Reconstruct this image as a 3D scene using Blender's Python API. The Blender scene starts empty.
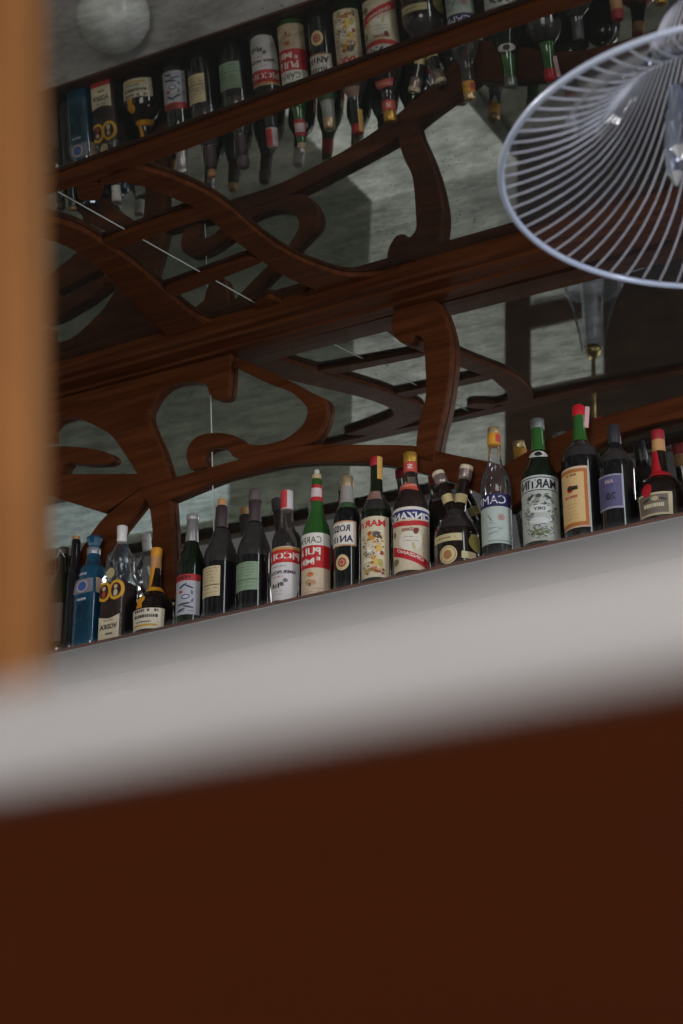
import bpy, bmesh, math, random
from mathutils import Vector, Matrix
random.seed(7)
S = bpy.context.scene
COL = S.collection
PI = math.pi

# ------------------------------------------------------------------ survey of the place (metres, eye 0.87 m above the floor)
F = 1940.0
A, C_ = 1.97137354, 0.55505096
ca, sa, cc, sc_ = math.cos(A), math.sin(A), math.cos(C_), math.sin(C_)
ROT = Matrix(((cc, -sc_, 0), (sc_, cc, 0), (0, 0, 1))) @ Matrix(((1, 0, 0), (0, ca, -sa), (0, sa, ca)))
EYE = Vector((0, 0, 0.87))
EZ = 0.87
SHELF_Z = 1.55956 + EZ
SHELF_Y = 3.5
WALL_Y = 3.715                    # face of the bar wall below the leaning mirror
NM = Vector((0.0259874, -0.1306686, 0.9910855))   # normal of the tilted ceiling mirror
CM = 1.778828 + NM.z * EZ
NW = Vector((-0.01274, 1, 0.14306)).normalized()     # the wall mirror leans forward, square to the ceiling mirror
CW = NW.dot(Vector((-2, 3.6364, 1.9 + EZ)))


def ray(u, v):
    return ROT @ Vector(((u - 341.5) / F, -(v - 512.0) / F, -1.0))


def on_y(u, v, y):
    d = ray(u, v)
    return EYE + d * (y / d.y)


def on_plane(u, v, n, c):
    d = ray(u, v)
    return EYE + d * ((c - n.dot(EYE)) / n.dot(d))


def depth_of(p):
    return -((ROT.transposed() @ (p - EYE)).z)


def ceil_z(x, y):
    return (CM - NM.x * x - NM.y * y) / NM.z


# ------------------------------------------------------------------ materials
def nt(name):
    m = bpy.data.materials.new(name)
    m.use_nodes = True
    t = m.node_tree
    return m, t, t.nodes, t.links, t.nodes['Principled BSDF']


def plain(name, col, rough=0.5, metal=0.0, noise=0.0, scale=40.0, coat=0.0, spec=0.5, trans=0.0):
    m, t, N, L, b = nt(name)
    b.inputs['Base Color'].default_value = (*col, 1)
    b.inputs['Roughness'].default_value = rough
    b.inputs['Metallic'].default_value = metal
    b.inputs['Coat Weight'].default_value = coat
    b.inputs['Specular IOR Level'].default_value = spec
    b.inputs['Transmission Weight'].default_value = trans
    if noise > 0:
        tc = N.new('ShaderNodeTexCoord')
        n = N.new('ShaderNodeTexNoise')
        n.inputs['Scale'].default_value = scale
        n.inputs['Detail'].default_value = 5
        L.new(tc.outputs['Object'], n.inputs['Vector'])
        r = N.new('ShaderNodeValToRGB')
        r.color_ramp.elements[0].position = 0.3
        r.color_ramp.elements[1].position = 0.7
        r.color_ramp.elements[0].color = (*[c * (1 - noise) for c in col], 1)
        r.color_ramp.elements[1].color = (*[min(1, c * (1 + noise)) for c in col], 1)
        L.new(n.outputs['Fac'], r.inputs['Fac'])
        L.new(r.outputs['Color'], b.inputs['Base Color'])
    return m


def wood(name, dark, light, rough=0.38, grain=(3, 60, 60), coat=0.15):
    m, t, N, L, b = nt(name)
    tc = N.new('ShaderNodeTexCoord')
    mp = N.new('ShaderNodeMapping')
    mp.inputs['Scale'].default_value = grain
    L.new(tc.outputs['Object'], mp.inputs['Vector'])
    n = N.new('ShaderNodeTexNoise')
    n.inputs['Scale'].default_value = 1.0
    n.inputs['Detail'].default_value = 6
    n.inputs['Roughness'].default_value = 0.6
    L.new(mp.outputs['Vector'], n.inputs['Vector'])
    r = N.new('ShaderNodeValToRGB')
    r.color_ramp.elements[0].position = 0.32
    r.color_ramp.elements[1].position = 0.72
    r.color_ramp.elements[0].color = (*dark, 1)
    r.color_ramp.elements[1].color = (*light, 1)
    L.new(n.outputs['Fac'], r.inputs['Fac'])
    L.new(r.outputs['Color'], b.inputs['Base Color'])
    bp = N.new('ShaderNodeBump')
    bp.inputs['Strength'].default_value = 0.08
    bp.inputs['Distance'].default_value = 0.002
    L.new(n.outputs['Fac'], bp.inputs['Height'])
    L.new(bp.outputs['Normal'], b.inputs['Normal'])
    b.inputs['Roughness'].default_value = rough
    b.inputs['Coat Weight'].default_value = coat
    b.inputs['Specular IOR Level'].default_value = 0.03
    return m


def old_mirror(name, tint, low, film):
    """foxed silver glass: a sharp reflection under a blotchy film and black pin spots"""
    m, t, N, L, b = nt(name)
    out = N['Material Output']
    tc = N.new('ShaderNodeTexCoord')
    n1 = N.new('ShaderNodeTexNoise')
    n1.inputs['Scale'].default_value = 7.0
    n1.inputs['Detail'].default_value = 12
    n1.inputs['Roughness'].default_value = 0.76
    mp = N.new('ShaderNodeMapping')
    mp.inputs['Scale'].default_value = (1, 1.6, 1)
    L.new(tc.outputs['Object'], mp.inputs['Vector'])
    L.new(mp.outputs['Vector'], n1.inputs['Vector'])
    r1 = N.new('ShaderNodeValToRGB')
    e = r1.color_ramp.elements
    e[0].position, e[1].position = 0.30, 0.72
    e[0].color = (*[c * low for c in tint], 1)
    e[1].color = (*[c * 1.12 for c in tint], 1)
    L.new(n1.outputs['Fac'], r1.inputs['Fac'])
    n2 = N.new('ShaderNodeTexVoronoi')
    n2.inputs['Scale'].default_value = 55
    L.new(tc.outputs['Object'], n2.inputs['Vector'])
    n3 = N.new('ShaderNodeTexNoise')
    n3.inputs['Scale'].default_value = 9
    L.new(tc.outputs['Object'], n3.inputs['Vector'])
    md = N.new('ShaderNodeMath')
    md.operation = 'MULTIPLY_ADD'
    md.inputs[1].default_value = -0.22
    md.inputs[2].default_value = 0.185
    L.new(n3.outputs['Fac'], md.inputs[0])
    lt = N.new('ShaderNodeMath')
    lt.operation = 'LESS_THAN'
    L.new(n2.outputs['Distance'], lt.inputs[0])
    L.new(md.outputs[0], lt.inputs[1])
    mx = N.new('ShaderNodeMix')
    mx.data_type = 'RGBA'
    L.new(lt.outputs[0], mx.inputs['Factor'])
    L.new(r1.outputs['Color'], mx.inputs['A'])
    mx.inputs['B'].default_value = (0.02, 0.02, 0.018, 1)
    g = N.new('ShaderNodeBsdfGlossy')
    g.inputs['Roughness'].default_value = 0.018
    L.new(mx.outputs['Result'], g.inputs['Color'])
    d = N.new('ShaderNodeBsdfDiffuse')
    d.inputs['Color'].default_value = (0.23, 0.235, 0.21, 1)
    ms = N.new('ShaderNodeMixShader')
    ms.inputs['Fac'].default_value = film
    L.new(g.outputs[0], ms.inputs[1])
    L.new(d.outputs[0], ms.inputs[2])
    L.new(ms.outputs[0], out.inputs['Surface'])
    return m


def thin_glass(name, tint, refl=0.35, film=0.04, filmcol=(0.6, 0.6, 0.62), gloss=1.0):
    """blown glass seen through: tinted pass-through, edge-weighted reflection and a little dust"""
    m, t, N, L, b = nt(name)
    out = N['Material Output']
    tr = N.new('ShaderNodeBsdfTransparent')
    tr.inputs['Color'].default_value = (*tint, 1)
    gl = N.new('ShaderNodeBsdfGlossy')
    gl.inputs['Roughness'].default_value = 0.04
    gl.inputs['Color'].default_value = (gloss, gloss, gloss, 1)
    lw = N.new('ShaderNodeLayerWeight')
    lw.inputs['Blend'].default_value = refl
    m1 = N.new('ShaderNodeMixShader')
    L.new(lw.outputs['Fresnel'], m1.inputs['Fac'])
    L.new(tr.outputs[0], m1.inputs[1])
    L.new(gl.outputs[0], m1.inputs[2])
    df = N.new('ShaderNodeBsdfDiffuse')
    df.inputs['Color'].default_value = (*filmcol, 1)
    m2 = N.new('ShaderNodeMixShader')
    m2.inputs['Fac'].default_value = film
    L.new(m1.outputs[0], m2.inputs[1])
    L.new(df.outputs[0], m2.inputs[2])
    L.new(m2.outputs[0], out.inputs['Surface'])
    return m


def marble(name):
    m, t, N, L, b = nt(name)
    tc = N.new('ShaderNodeTexCoord')
    mp = N.new('ShaderNodeMapping')
    mp.inputs['Scale'].default_value = (2.5, 8, 14)
    L.new(tc.outputs['Object'], mp.inputs['Vector'])
    n = N.new('ShaderNodeTexNoise')
    n.inputs['Scale'].default_value = 1.6
    n.inputs['Detail'].default_value = 6
    n.inputs['Distortion'].default_value = 0.8
    L.new(mp.outputs['Vector'], n.inputs['Vector'])
    r = N.new('ShaderNodeValToRGB')
    r.color_ramp.elements[0].position = 0.3
    r.color_ramp.elements[1].position = 0.62
    r.color_ramp.elements[0].color = (0.32, 0.305, 0.30, 1)
    r.color_ramp.elements[1].color = (0.41, 0.39, 0.385, 1)
    L.new(n.outputs['Fac'], r.inputs['Fac'])
    L.new(r.outputs['Color'], b.inputs['Base Color'])
    b.inputs['Roughness'].default_value = 0.35
    return m


M = {
    'fret': wood('carved_walnut', (0.052, 0.0150, 0.0056), (0.113, 0.0345, 0.0126), 0.40, coat=0.0),
    'beam': wood('beam_walnut', (0.052, 0.0150, 0.0056), (0.113, 0.0345, 0.0126), 0.40, coat=0.02),
    'shelfwood': wood('shelf_walnut', (0.075, 0.025, 0.013), (0.15, 0.055, 0.028), 0.4),
    'counterwood': wood('counter_mahogany', (0.034, 0.0070, 0.0014), (0.050, 0.0108, 0.0022), 0.7, (1.5, 1.5, 20), 0.0),
    'postwood': wood('post_oak', (0.22, 0.090, 0.029), (0.30, 0.127, 0.044), 0.6, (30, 30, 2), 0.0),
    'mirror_wall': old_mirror('foxed_wall_mirror', (0.86, 0.88, 0.86), 0.66, 0.025),
    'mirror_ceiling': old_mirror('foxed_ceiling_mirror', (0.52, 0.52, 0.47), 0.30, 0.08),
    'marble': marble('pale_marble'),
    'plaster': plain('white_plaster', (0.40, 0.385, 0.38), 0.7, 0, 0.05, 6),
    'room_pale': plain('room_plaster', (0.55, 0.56, 0.54), 0.8, 0, 0.10, 3),
    'room_floor': plain('floor_tile', (0.13, 0.125, 0.11), 0.5, 0, 0.2, 3),
    'room_grey': plain('room_grey_paint', (0.15, 0.16, 0.13), 0.8, 0, 0.15, 3),
    'room_blackout': plain('blackout_paint', (0.012, 0.011, 0.010), 0.8, 0, 0.15, 3),  # darkening put into the colour of the unseen upper wall
    'room_blue': plain('pale_blue_patch', (0.62, 0.72, 0.76), 0.5, 0, 0.1, 5),
    'room_dark': wood('room_panelling', (0.03, 0.014, 0.009), (0.06, 0.028, 0.016), 0.5),
    'seam': plain('bevelled_mirror_seam', (0.62, 0.64, 0.6), 0.25, 0.0),
    'brass': plain('brass', (0.62, 0.44, 0.16), 0.28, 1.0),
    'brass_screw': plain('screw', (0.7, 0.6, 0.42), 0.3, 1.0),
    'chrome': plain('chrome', (0.80, 0.82, 0.9), 0.08, 1.0, 0.0),
    'globe': plain('opal_globe', (0.88, 0.88, 0.86), 0.25, 0, 0.04, 20),
    'lampglass': thin_glass('clear_lamp_glass', (0.90, 0.90, 0.93), 0.07, 0.022, (0.62, 0.62, 0.70), 0.45),
    'lamprib': plain('ribbed_glass', (0.60, 0.60, 0.66), 0.25, 0, 0, 1),
    'lamprim': plain('polished_glass_rim', (0.55, 0.60, 0.74), 0.15, 0, 0, 1),
}


# ------------------------------------------------------------------ object helpers
def link(name, me, mat=None, parent=None, smooth=False):
    o = bpy.data.objects.new(name, me)
    COL.objects.link(o)
    if mat is not None:
        me.materials.append(mat)
    if parent is not None:
        o.parent = parent
    if smooth:
        for p in me.polygons:
            p.use_smooth = True
    return o


def from_bm(name, bm, mat=None, parent=None, smooth=False):
    bmesh.ops.recalc_face_normals(bm, faces=bm.faces[:])
    me = bpy.data.meshes.new(name)
    bm.to_mesh(me)
    bm.free()
    return link(name, me, mat, parent, smooth)


def thing(name, label, cat, group=None, loc=None):
    o = bpy.data.objects.new(name, None)
    o.empty_display_size = 0.05
    COL.objects.link(o)
    tag(o, label, cat, group)
    if loc is not None:
        o.location = loc
    return o


def tag(o, label, cat, group=None):
    o['label'] = label
    o['category'] = cat
    if group:
        o['group'] = group


def struct(o):
    o['kind'] = 'structure'
    return o


def box_bm(x0, x1, y0, y1, z0, z1, bm=None, bev=0.0):
    bm = bm or bmesh.new()
    vs = [bm.verts.new((x, y, z)) for x in (x0, x1) for y in (y0, y1) for z in (z0, z1)]
    for q in ((0, 1, 3, 2), (4, 6, 7, 5), (0, 4, 5, 1), (2, 3, 7, 6), (0, 2, 6, 4), (1, 5, 7, 3)):
        bm.faces.new([vs[i] for i in q])
    if bev:
        bmesh.ops.recalc_face_normals(bm, faces=bm.faces[:])
        bmesh.ops.bevel(bm, geom=bm.edges[:], offset=bev, segments=2, affect='EDGES', profile=0.6)
    return bm


def box(name, x0, x1, y0, y1, z0, z1, mat, parent=None, bev=0.0):
    return from_bm(name, box_bm(x0, x1, y0, y1, z0, z1, None, bev), mat, parent)


def crom(pts, k=4, closed=False):
    """Catmull-Rom through 2-D points"""
    n = len(pts)
    if n < 3:
        return list(pts)
    out = []
    rng = range(n if closed else n - 1)
    for i in rng:
        if closed:
            p0, p1, p2, p3 = pts[(i - 1) % n], pts[i], pts[(i + 1) % n], pts[(i + 2) % n]
        else:
            p0, p1, p2, p3 = pts[max(i - 1, 0)], pts[i], pts[i + 1], pts[min(i + 2, n - 1)]
        for j in range(k):
            t = j / k
            t2, t3 = t * t, t * t * t
            out.append(tuple(0.5 * ((2 * p1[a]) + (-p0[a] + p2[a]) * t + (2 * p0[a] - 5 * p1[a] + 4 * p2[a] - p3[a]) * t2
                                    + (-p0[a] + 3 * p1[a] - 3 * p2[a] + p3[a]) * t3) for a in range(2)))
    if not closed:
        out.append(tuple(pts[-1]))
    return out


def board(name, outline, n, c, thick, mat, parent, bev=0.003):
    """a flat carved board lying parallel to the plane n.p = c - thick, given by its outline as surveyed; it has real thickness"""
    front = [on_plane(u, v, n, c) for u, v in outline]
    # drop near-duplicates
    pts = []
    for p in front:
        if not pts or (p - pts[-1]).length > 0.0015:
            pts.append(p)
    if (pts[0] - pts[-1]).length < 0.0015:
        pts.pop()
    bm = bmesh.new()
    vs = [bm.verts.new(p) for p in pts]
    f = bm.faces.new(vs)
    r = bmesh.ops.extrude_face_region(bm, geom=[f])
    nv = [e for e in r['geom'] if isinstance(e, bmesh.types.BMVert)]
    bmesh.ops.translate(bm, verts=nv, vec=n * thick)
    o = from_bm(name, bm, mat, parent)
    if bev:
        b = o.modifiers.new('bevel', 'BEVEL')
        b.width = bev
        b.segments = 2
        b.limit_method = 'ANGLE'
        b.angle_limit = math.radians(50)
        b.use_clamp_overlap = True
    return o


def band(upper, lower, k=4):
    return crom(upper, k) + crom(lower, k)[::-1]


def tube_bm(path, r, seg=8, bm=None, cap=True):
    bm = bm or bmesh.new()
    rings = []
    rr = r if hasattr(r, '__len__') else [r] * len(path)
    for i, p in enumerate(path):
        d = (path[min(i + 1, len(path) - 1)] - path[max(i - 1, 0)]).normalized()
        a = d.orthogonal().normalized() if i == 0 else (a_prev - d * a_prev.dot(d)).normalized()
        a_prev = a
        b = d.cross(a)
        rings.append([bm.verts.new(p + (a * math.cos(2 * PI * j / seg) + b * math.sin(2 * PI * j / seg)) * rr[i]) for j in range(seg)])
    for q0, q1 in zip(rings, rings[1:]):
        for j in range(seg):
            bm.faces.new((q0[j], q0[(j + 1) % seg], q1[(j + 1) % seg], q1[j]))
    if cap:
        bm.faces.new(rings[0][::-1])
        bm.faces.new(rings[-1])
    return bm


def lathe_bm(prof, seg=40, sq=None, bm=None, cap0=True, cap1=True, cx=0.0, cy=0.0):
    """prof: (z, r) list; sq(z) gives 0 for a round, up to 1 for a square section"""
    bm = bm or bmesh.new()
    rings = []
    for z, r in prof:
        e = sq(z) if sq else 0.0
        rings.append([bm.verts.new((cx + sect(2 * PI * j / seg, e) * r * math.sin(2 * PI * j / seg),
                                    cy - sect(2 * PI * j / seg, e) * r * math.cos(2 * PI * j / seg), z)) for j in range(seg)])
    for q0, q1 in zip(rings, rings[1:]):
        for j in range(seg):
            bm.faces.new((q0[j], q0[(j + 1) % seg], q1[(j + 1) % seg], q1[j]))
    if cap0 and prof[0][1] > 1e-5:
        bm.faces.new(rings[0][::-1])
    if cap1 and prof[-1][1] > 1e-5:
        bm.faces.new(rings[-1])
    return bm


def sect(phi, e):
    if e <= 0:
        return 1.0
    n = 2 + 10 * e
    return 1.0 / ((abs(math.cos(phi)) ** n + abs(math.sin(phi)) ** n) ** (1 / n))


# ------------------------------------------------------------------ the setting
mx0, mx1 = -5.2, 0.2
struct(box('floor', -7, 3.5, -4.5, 4.0, -0.05, 0.0, M['room_floor']))
struct(box('wall_back', -7, 3.5, WALL_Y, 4.0, 0.0, 4.2, M['plaster']))
struct(box('wall_left', -7.1, -7, -4.5, 4.0, 0.0, 4.2, M['room_pale']))
struct(box('wall_right', 3.5, 3.6, -4.5, 4.0, 0.0, 4.2, M['room_pale']))
struct(box('wall_front', -2.4, 3.5, -4.6, -4.5, 0.0, 4.2, M['room_pale']))
ZF = EZ + 1.75
struct(box('wall_near', -4.45, -2.4, -4.5, -0.3, 0.0, ZF, M['room_pale']))
struct(box('wall_far', -7, -4.45, -4.5, -0.3, 0.0, ZF, M['room_grey']))
struct(box('wall_upper', -7, -2.4, -4.5, -0.3, ZF, 4.2, M['room_blackout']))  # blackened so its reflection behind the bottles stays dark
struct(box('trim_4', -4.45, -3.61, -0.3, 0.80, 0.0, 0.12, M['room_pale']))  # unseen pale step, added to lighten the mirrored floor
struct(box('dark_reflection_panel', -3.60, -2.42, -0.30, -0.26, 0.0, 2.6, M['room_dark']))  # unseen dark panel, added for a dark area in the mirrors
struct(box('pale_reflection_panel', -3.46, -3.10, -0.262, -0.250, EZ - 0.02, EZ + 0.74, M['room_pale']))  # opaque pale slab, added for the light patch inside that area
struct(box('trim_5', -3.46, -3.10, -0.252, -0.235, EZ + 0.33, EZ + 0.45, M['room_dark']))  # added bar that splits the pale patch in the reflection
struct(box('blue_reflection_panel', -6.7, -5.15, -0.302, -0.285, EZ + 0.86, EZ + 1.10, M['room_blue']))  # unseen pale blue slab, added for a bright patch in the mirror

# bulkhead that carries the front edge of the mirrored ceiling
YF = 1.95
bm = bmesh.new()
vs = []
for x in (-7, 3.5):
    for (y, z) in ((YF - 0.12, ceil_z(x, YF) - 0.02), (YF, ceil_z(x, YF) - 0.02), (YF, 4.2), (YF - 0.12, 4.2)):
        vs.append(bm.verts.new((x, y, z)))
for q in ((0, 1, 2, 3), (4, 7, 6, 5), (0, 4, 5, 1), (1, 5, 6, 2), (2, 6, 7, 3), (3, 7, 4, 0)):
    bm.faces.new([vs[i] for i in q])
struct(from_bm('trim_1', bm, M['room_dark']))

# white plaster ledge under the bottle shelf
struct(box('trim_2', mx0, mx1, SHELF_Y + 0.004, WALL_Y, SHELF_Z - 0.0085, SHELF_Z - 0.007, M['plaster']))

# ------------------------------------------------------------------ mirrors
def slab(name, n, c, corners, thick, mat, parent=None):
    """corners are (x, other) solved on the plane; slab grows away from the room"""
    bm = bmesh.new()
    a = [bm.verts.new(p) for p in corners]
    b = [bm.verts.new(p + n * thick) for p in corners]
    bm.faces.new(a)
    bm.faces.new(b[::-1])
    for i in range(4):
        j = (i + 1) % 4
        bm.faces.new((a[i], a[j], b[j], b[i]))
    return from_bm(name, bm, mat, parent)


def wall_pt(x, z):
    return Vector((x, (CW - NW.x * x - NW.z * z) / NW.y, z))


def ceil_pt(x, y):
    return Vector((x, y, ceil_z(x, y)))


def meet_z(x):
    z = 3.2
    for _ in range(30):
        z = ceil_z(x, (CW - NW.x * x - NW.z * z) / NW.y)
    return z


wm = thing('wall_mirror', 'spotted old mirror on the wall behind the row of bottles', 'mirror')
slab('mirror_glass', NW, CW, [wall_pt(mx0, SHELF_Z), wall_pt(mx1, SHELF_Z), wall_pt(mx1, meet_z(mx1) - .001), wall_pt(mx0, meet_z(mx0) - .001)],
     0.006, M['mirror_wall'], wm)
cm = thing('ceiling_mirror', 'spotted old mirror lining the sloping ceiling, reflecting the bottles upside down', 'mirror')
ycl = lambda x: (CW - NW.x * x - NW.z * meet_z(x)) / NW.y
slab('mirror_glass', NM, CM, [ceil_pt(mx0, YF), ceil_pt(mx1, YF), ceil_pt(mx1, ycl(mx1)), ceil_pt(mx0, ycl(mx0))],
     0.006, M['mirror_ceiling'], cm)


def seam(pts, n, c, parent, w=0.0011):
    path = [on_plane(u, v, n, c) - n * 0.0006 for u, v in pts]
    bm = tube_bm([path[0].lerp(path[-1], i / 6) for i in range(7)], w, 6)
    from_bm('seam', bm, M['seam'], parent)


seam([(210, 360), (214.5, 560)], NW, CW, wm)
seam([(50, 187), (330, 345)], NM, CM, cm)

# ------------------------------------------------------------------ carved fretwork on the wall mirror
TW = 0.020
wf = thing('fretwork_screen', 'brown carved wooden fretwork of arches and loops standing behind the bottles on the wall mirror', 'fretwork')
cwf = CW - TW


def wpiece(name, outline, dt=0.0):
    return board(name, outline, NW, cwf - dt, TW + dt, M['fret'], wf)


# broad left panel with its two openings left free around it
left = crom([(206, 384), (211, 397), (220.5, 399.5), (228, 394), (230, 370)][::-1], 3) + \
    crom([(205, 384), (190, 381.6), (172, 384.5), (157.6, 394), (148, 411.5), (150, 426), (160.5, 449.6), (169.5, 478)], 3)
mass = [(20, 420), (20, 398), (92, 378), (160, 366), (231, 350)] + left + \
    [(170, 500), (172, 530), (175, 600), (152, 600), (152, 530), (150, 512), (146, 498)] + \
    crom([(121, 530), (97, 566), (60, 610), (52, 606), (72, 566), (88, 538), (106, 515), (141, 488)], 3) + \
    crom([(137, 474), (123, 452), (110, 435), (93, 425), (73, 417.6), (56.5, 422), (50, 430)], 3) + [(50, 441), (20, 441)]
wpiece('side_panel', mass)
wpiece('arch', band([(140, 489), (168, 479), (210, 467), (269, 451), (308, 445), (375, 444.5), (418, 446), (450, 454), (487, 461), (504, 465.5)],
                    [(150, 508), (169, 500), (213, 482), (240, 474), (294, 463.5), (359, 462.5), (404, 468), (450, 481.5), (480, 494), (508, 512)]), 0.003)
wpiece('arch', band([(503, 466), (545, 441), (602, 417), (640, 406), (690, 394), (760, 384), (850, 378)],
                    [(506, 512), (545, 482), (600, 443), (642, 427), (690, 416.5), (760, 408), (850, 404)]), 0.003)
wpiece('upright', crom([(395, 296), (430, 299), (439.5, 306), (446.5, 324), (450.6, 346), (449, 377), (443.7, 410), (437, 438), (434, 462)], 3)
       + crom([(416, 456), (416, 441), (420, 416), (425.6, 393.5), (424, 352), (422, 339), (415, 335), (410, 341), (402, 343), (395, 337), (391, 328), (392, 317), (396, 306)], 3), 0.006)
wpiece('loop', band([(190, 470), (186, 457), (188, 446), (197, 436), (213, 432.5), (233, 435), (245, 443), (262, 444.5), (284, 439), (301, 426), (307, 413), (304, 404), (289, 391), (263, 381), (232, 366)],
                    [(207, 467), (203, 458), (207, 451), (217, 447.5), (228, 450), (234, 457), (250, 457), (275, 450), (300, 446.5), (316, 438), (326, 417), (325, 400), (308, 391), (290, 381), (240, 358)], 3))

wpiece('side_rail', [(20, 476), (60, 474), (137, 473.5), (142, 487), (104, 513), (40, 493), (20, 488)])
wpiece('curl', crom([(40, 452), (50, 447), (63, 446), (85, 447.5), (104, 451.5), (110.5, 457), (106, 463), (88, 464.5), (66, 463), (58, 474), (44, 474)], 3, True), 0.004)

# ------------------------------------------------------------------ beam where wall and ceiling mirrors meet
YB0 = 3.428
prof = [(0.0, 0.0), (0.0, -0.020), (0.012, -0.026), (0.018, -0.034), (0.040, -0.036), (0.046, -0.044), (0.095, -0.046), (0.102, -0.052), (0.150, -0.052), (0.150, 0.0)]
bm = bmesh.new()
rings = []
for x in (mx0, mx1):
    rings.append([bm.verts.new((x, YB0 + y, ceil_z(x, YB0 + y) + z)) for y, z in prof])
for i in range(len(prof)):
    j = (i + 1) % len(prof)
    bm.faces.new((rings[0][i], rings[0][j], rings[1][j], rings[1][i]))
bm.faces.new(rings[0])
bm.faces.new(rings[1][::-1])
struct(from_bm('trim_3', bm, M['beam']))

# ------------------------------------------------------------------ carved fretwork on the ceiling mirror
TM = 0.012
cf = thing('ceiling_fretwork', 'brown carved wooden fretwork with long rail and S-scrolls fixed under the sloping ceiling mirror', 'fretwork')


def cpiece(name, outline, dt=0.0):
    return board(name, outline, NM, CM - TM - dt, TM + dt, M['fret'], cf)


cpiece('rail', [(-160, 254), (49, 181), (195, 128), (270, 101), (420, 46), (590, -14), (1250, -240), (1250, -216), (760, -52), (590, 2), (420, 60), (270, 116), (195, 147), (104, 179), (49, 195), (-160, 268)], 0.0)
cpiece('scroll', band([(100, 176), (118, 168), (136, 168), (163, 175.5), (183, 183), (205, 193), (227, 207), (249, 226), (271, 243.5), (295, 258), (316, 267), (343, 275.5), (369, 276), (390, 273), (404, 268), (432, 262)],
                      [(100, 187), (112, 184), (124, 183), (145, 187.6), (163, 194), (178, 201), (194, 208), (210, 220), (226, 234), (245, 249), (262, 262), (280, 274), (300, 284), (325, 294), (350, 302), (420, 300)]))
cpiece('scroll', band([(-60, 230), (20, 219), (50, 221.6), (68.5, 226), (84, 232.6), (98, 240.5), (112.5, 250), (134, 265), (161, 288.6), (172, 298), (188, 312), (204, 323), (234, 342)],
                      [(-60, 250), (20, 238), (50, 241), (73, 250.5), (93, 264), (108, 277.6), (119, 289), (128, 298), (145, 316), (164, 334), (180, 346), (196, 354), (214, 358)]), 0.003)
cpiece('slat', [(99, 243), (190, 210), (204, 208), (209, 217), (190, 223.5), (116, 250)])
cpiece('slat', [(164, 289), (244, 260), (254, 258), (262, 263), (252, 267), (171, 299)])
cpiece('spandrel', crom([(172, 299), (190, 313), (208, 322), (228, 325), (246, 323.5), (258, 318), (255, 309), (259, 302), (266, 298.5), (274, 299), (281, 303), (284, 309), (300, 301), (315, 289)], 3) + [(420, 296), (380, 318), (225, 362)])
cpiece('bracket', crom([(76, 184), (77, 193), (81, 200), (96, 201), (102, 195), (105, 183)], 3))

# ------------------------------------------------------------------ bottle shelf
sh = box('bottle_shelf', mx0, mx1, SHELF_Y, WALL_Y - 0.035, SHELF_Z - 0.007, SHELF_Z, M['shelfwood'], None, 0.002)
tag(sh, 'long dark wooden shelf board carrying the row of bottles above the white ledge', 'shelf')

# ------------------------------------------------------------------ bar counter close to the camera, and the post standing on it
CT = EZ + 0.0853
CB = EZ + 0.0698
bc = thing('bar_counter', 'blurred brown wooden bar counter with white marble top, closest to the camera', 'counter', None, (-0.4, 0.6, 0))
off = Vector((0.4, -0.6, 0))
o = box('marble_top', -1.1, 1.4, 0.20, 1.0, CB, CT, M['marble'], bc, 0.002)
o.location = off
o['label'] = 'white marble slab top'
o = box('front_panel', -1.07, 1.37, 0.202, 0.23, 0.08, CB, M['counterwood'], bc)
o.location = off
o = box('cabinet_body', -1.07, 1.37, 0.23, 0.96, 0.0, CB, M['counterwood'], bc)
o.location = off

d0, d1 = ray(35, 640), ray(29, 0)
p0 = EYE + d0 * 0.66
p1 = EYE + d1 * 0.66
ax = (p1 - p0).normalized()
pb = p0 - ax * ((p0.z - CT) / ax.z)
pt = p0 + ax * ((4.2 - p0.z) / ax.z)
side = (ROT @ Vector((-1, 0, 0)))
side = (side - ax * side.dot(ax)).normalized()
dep = ax.cross(side)
if dep.y < 0:
    dep = -dep
bm = bmesh.new()
W_, D_ = 0.060, 0.04
prf = [(0.002, 0), (0.0105, 0), (0.0125, 0.003), (0.030, 0.003), (0.033, 0.0), (W_, 0), (W_, D_), (0, D_), (0, 0.002)]
r0 = [bm.verts.new(pb + side * a + dep * b) for a, b in prf]
r1 = [bm.verts.new(pt + side * a + dep * b) for a, b in prf]
for v in r0:
    v.co = v.co - ax * ((v.co.z - CT) / ax.z)
for v in r1:
    v.co = v.co - ax * ((v.co.z - 4.195) / ax.z)
for i in range(len(prf)):
    j = (i + 1) % len(prf)
    bm.faces.new((r0[i], r0[j], r1[j], r1[i]))
bm.faces.new(r0[::-1])
bm.faces.new(r1)
po = from_bm('wooden_post', bm, M['postwood'])
tag(po, 'blurred light orange-brown wooden post at the left edge, rising behind the marble counter top', 'post')

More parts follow.
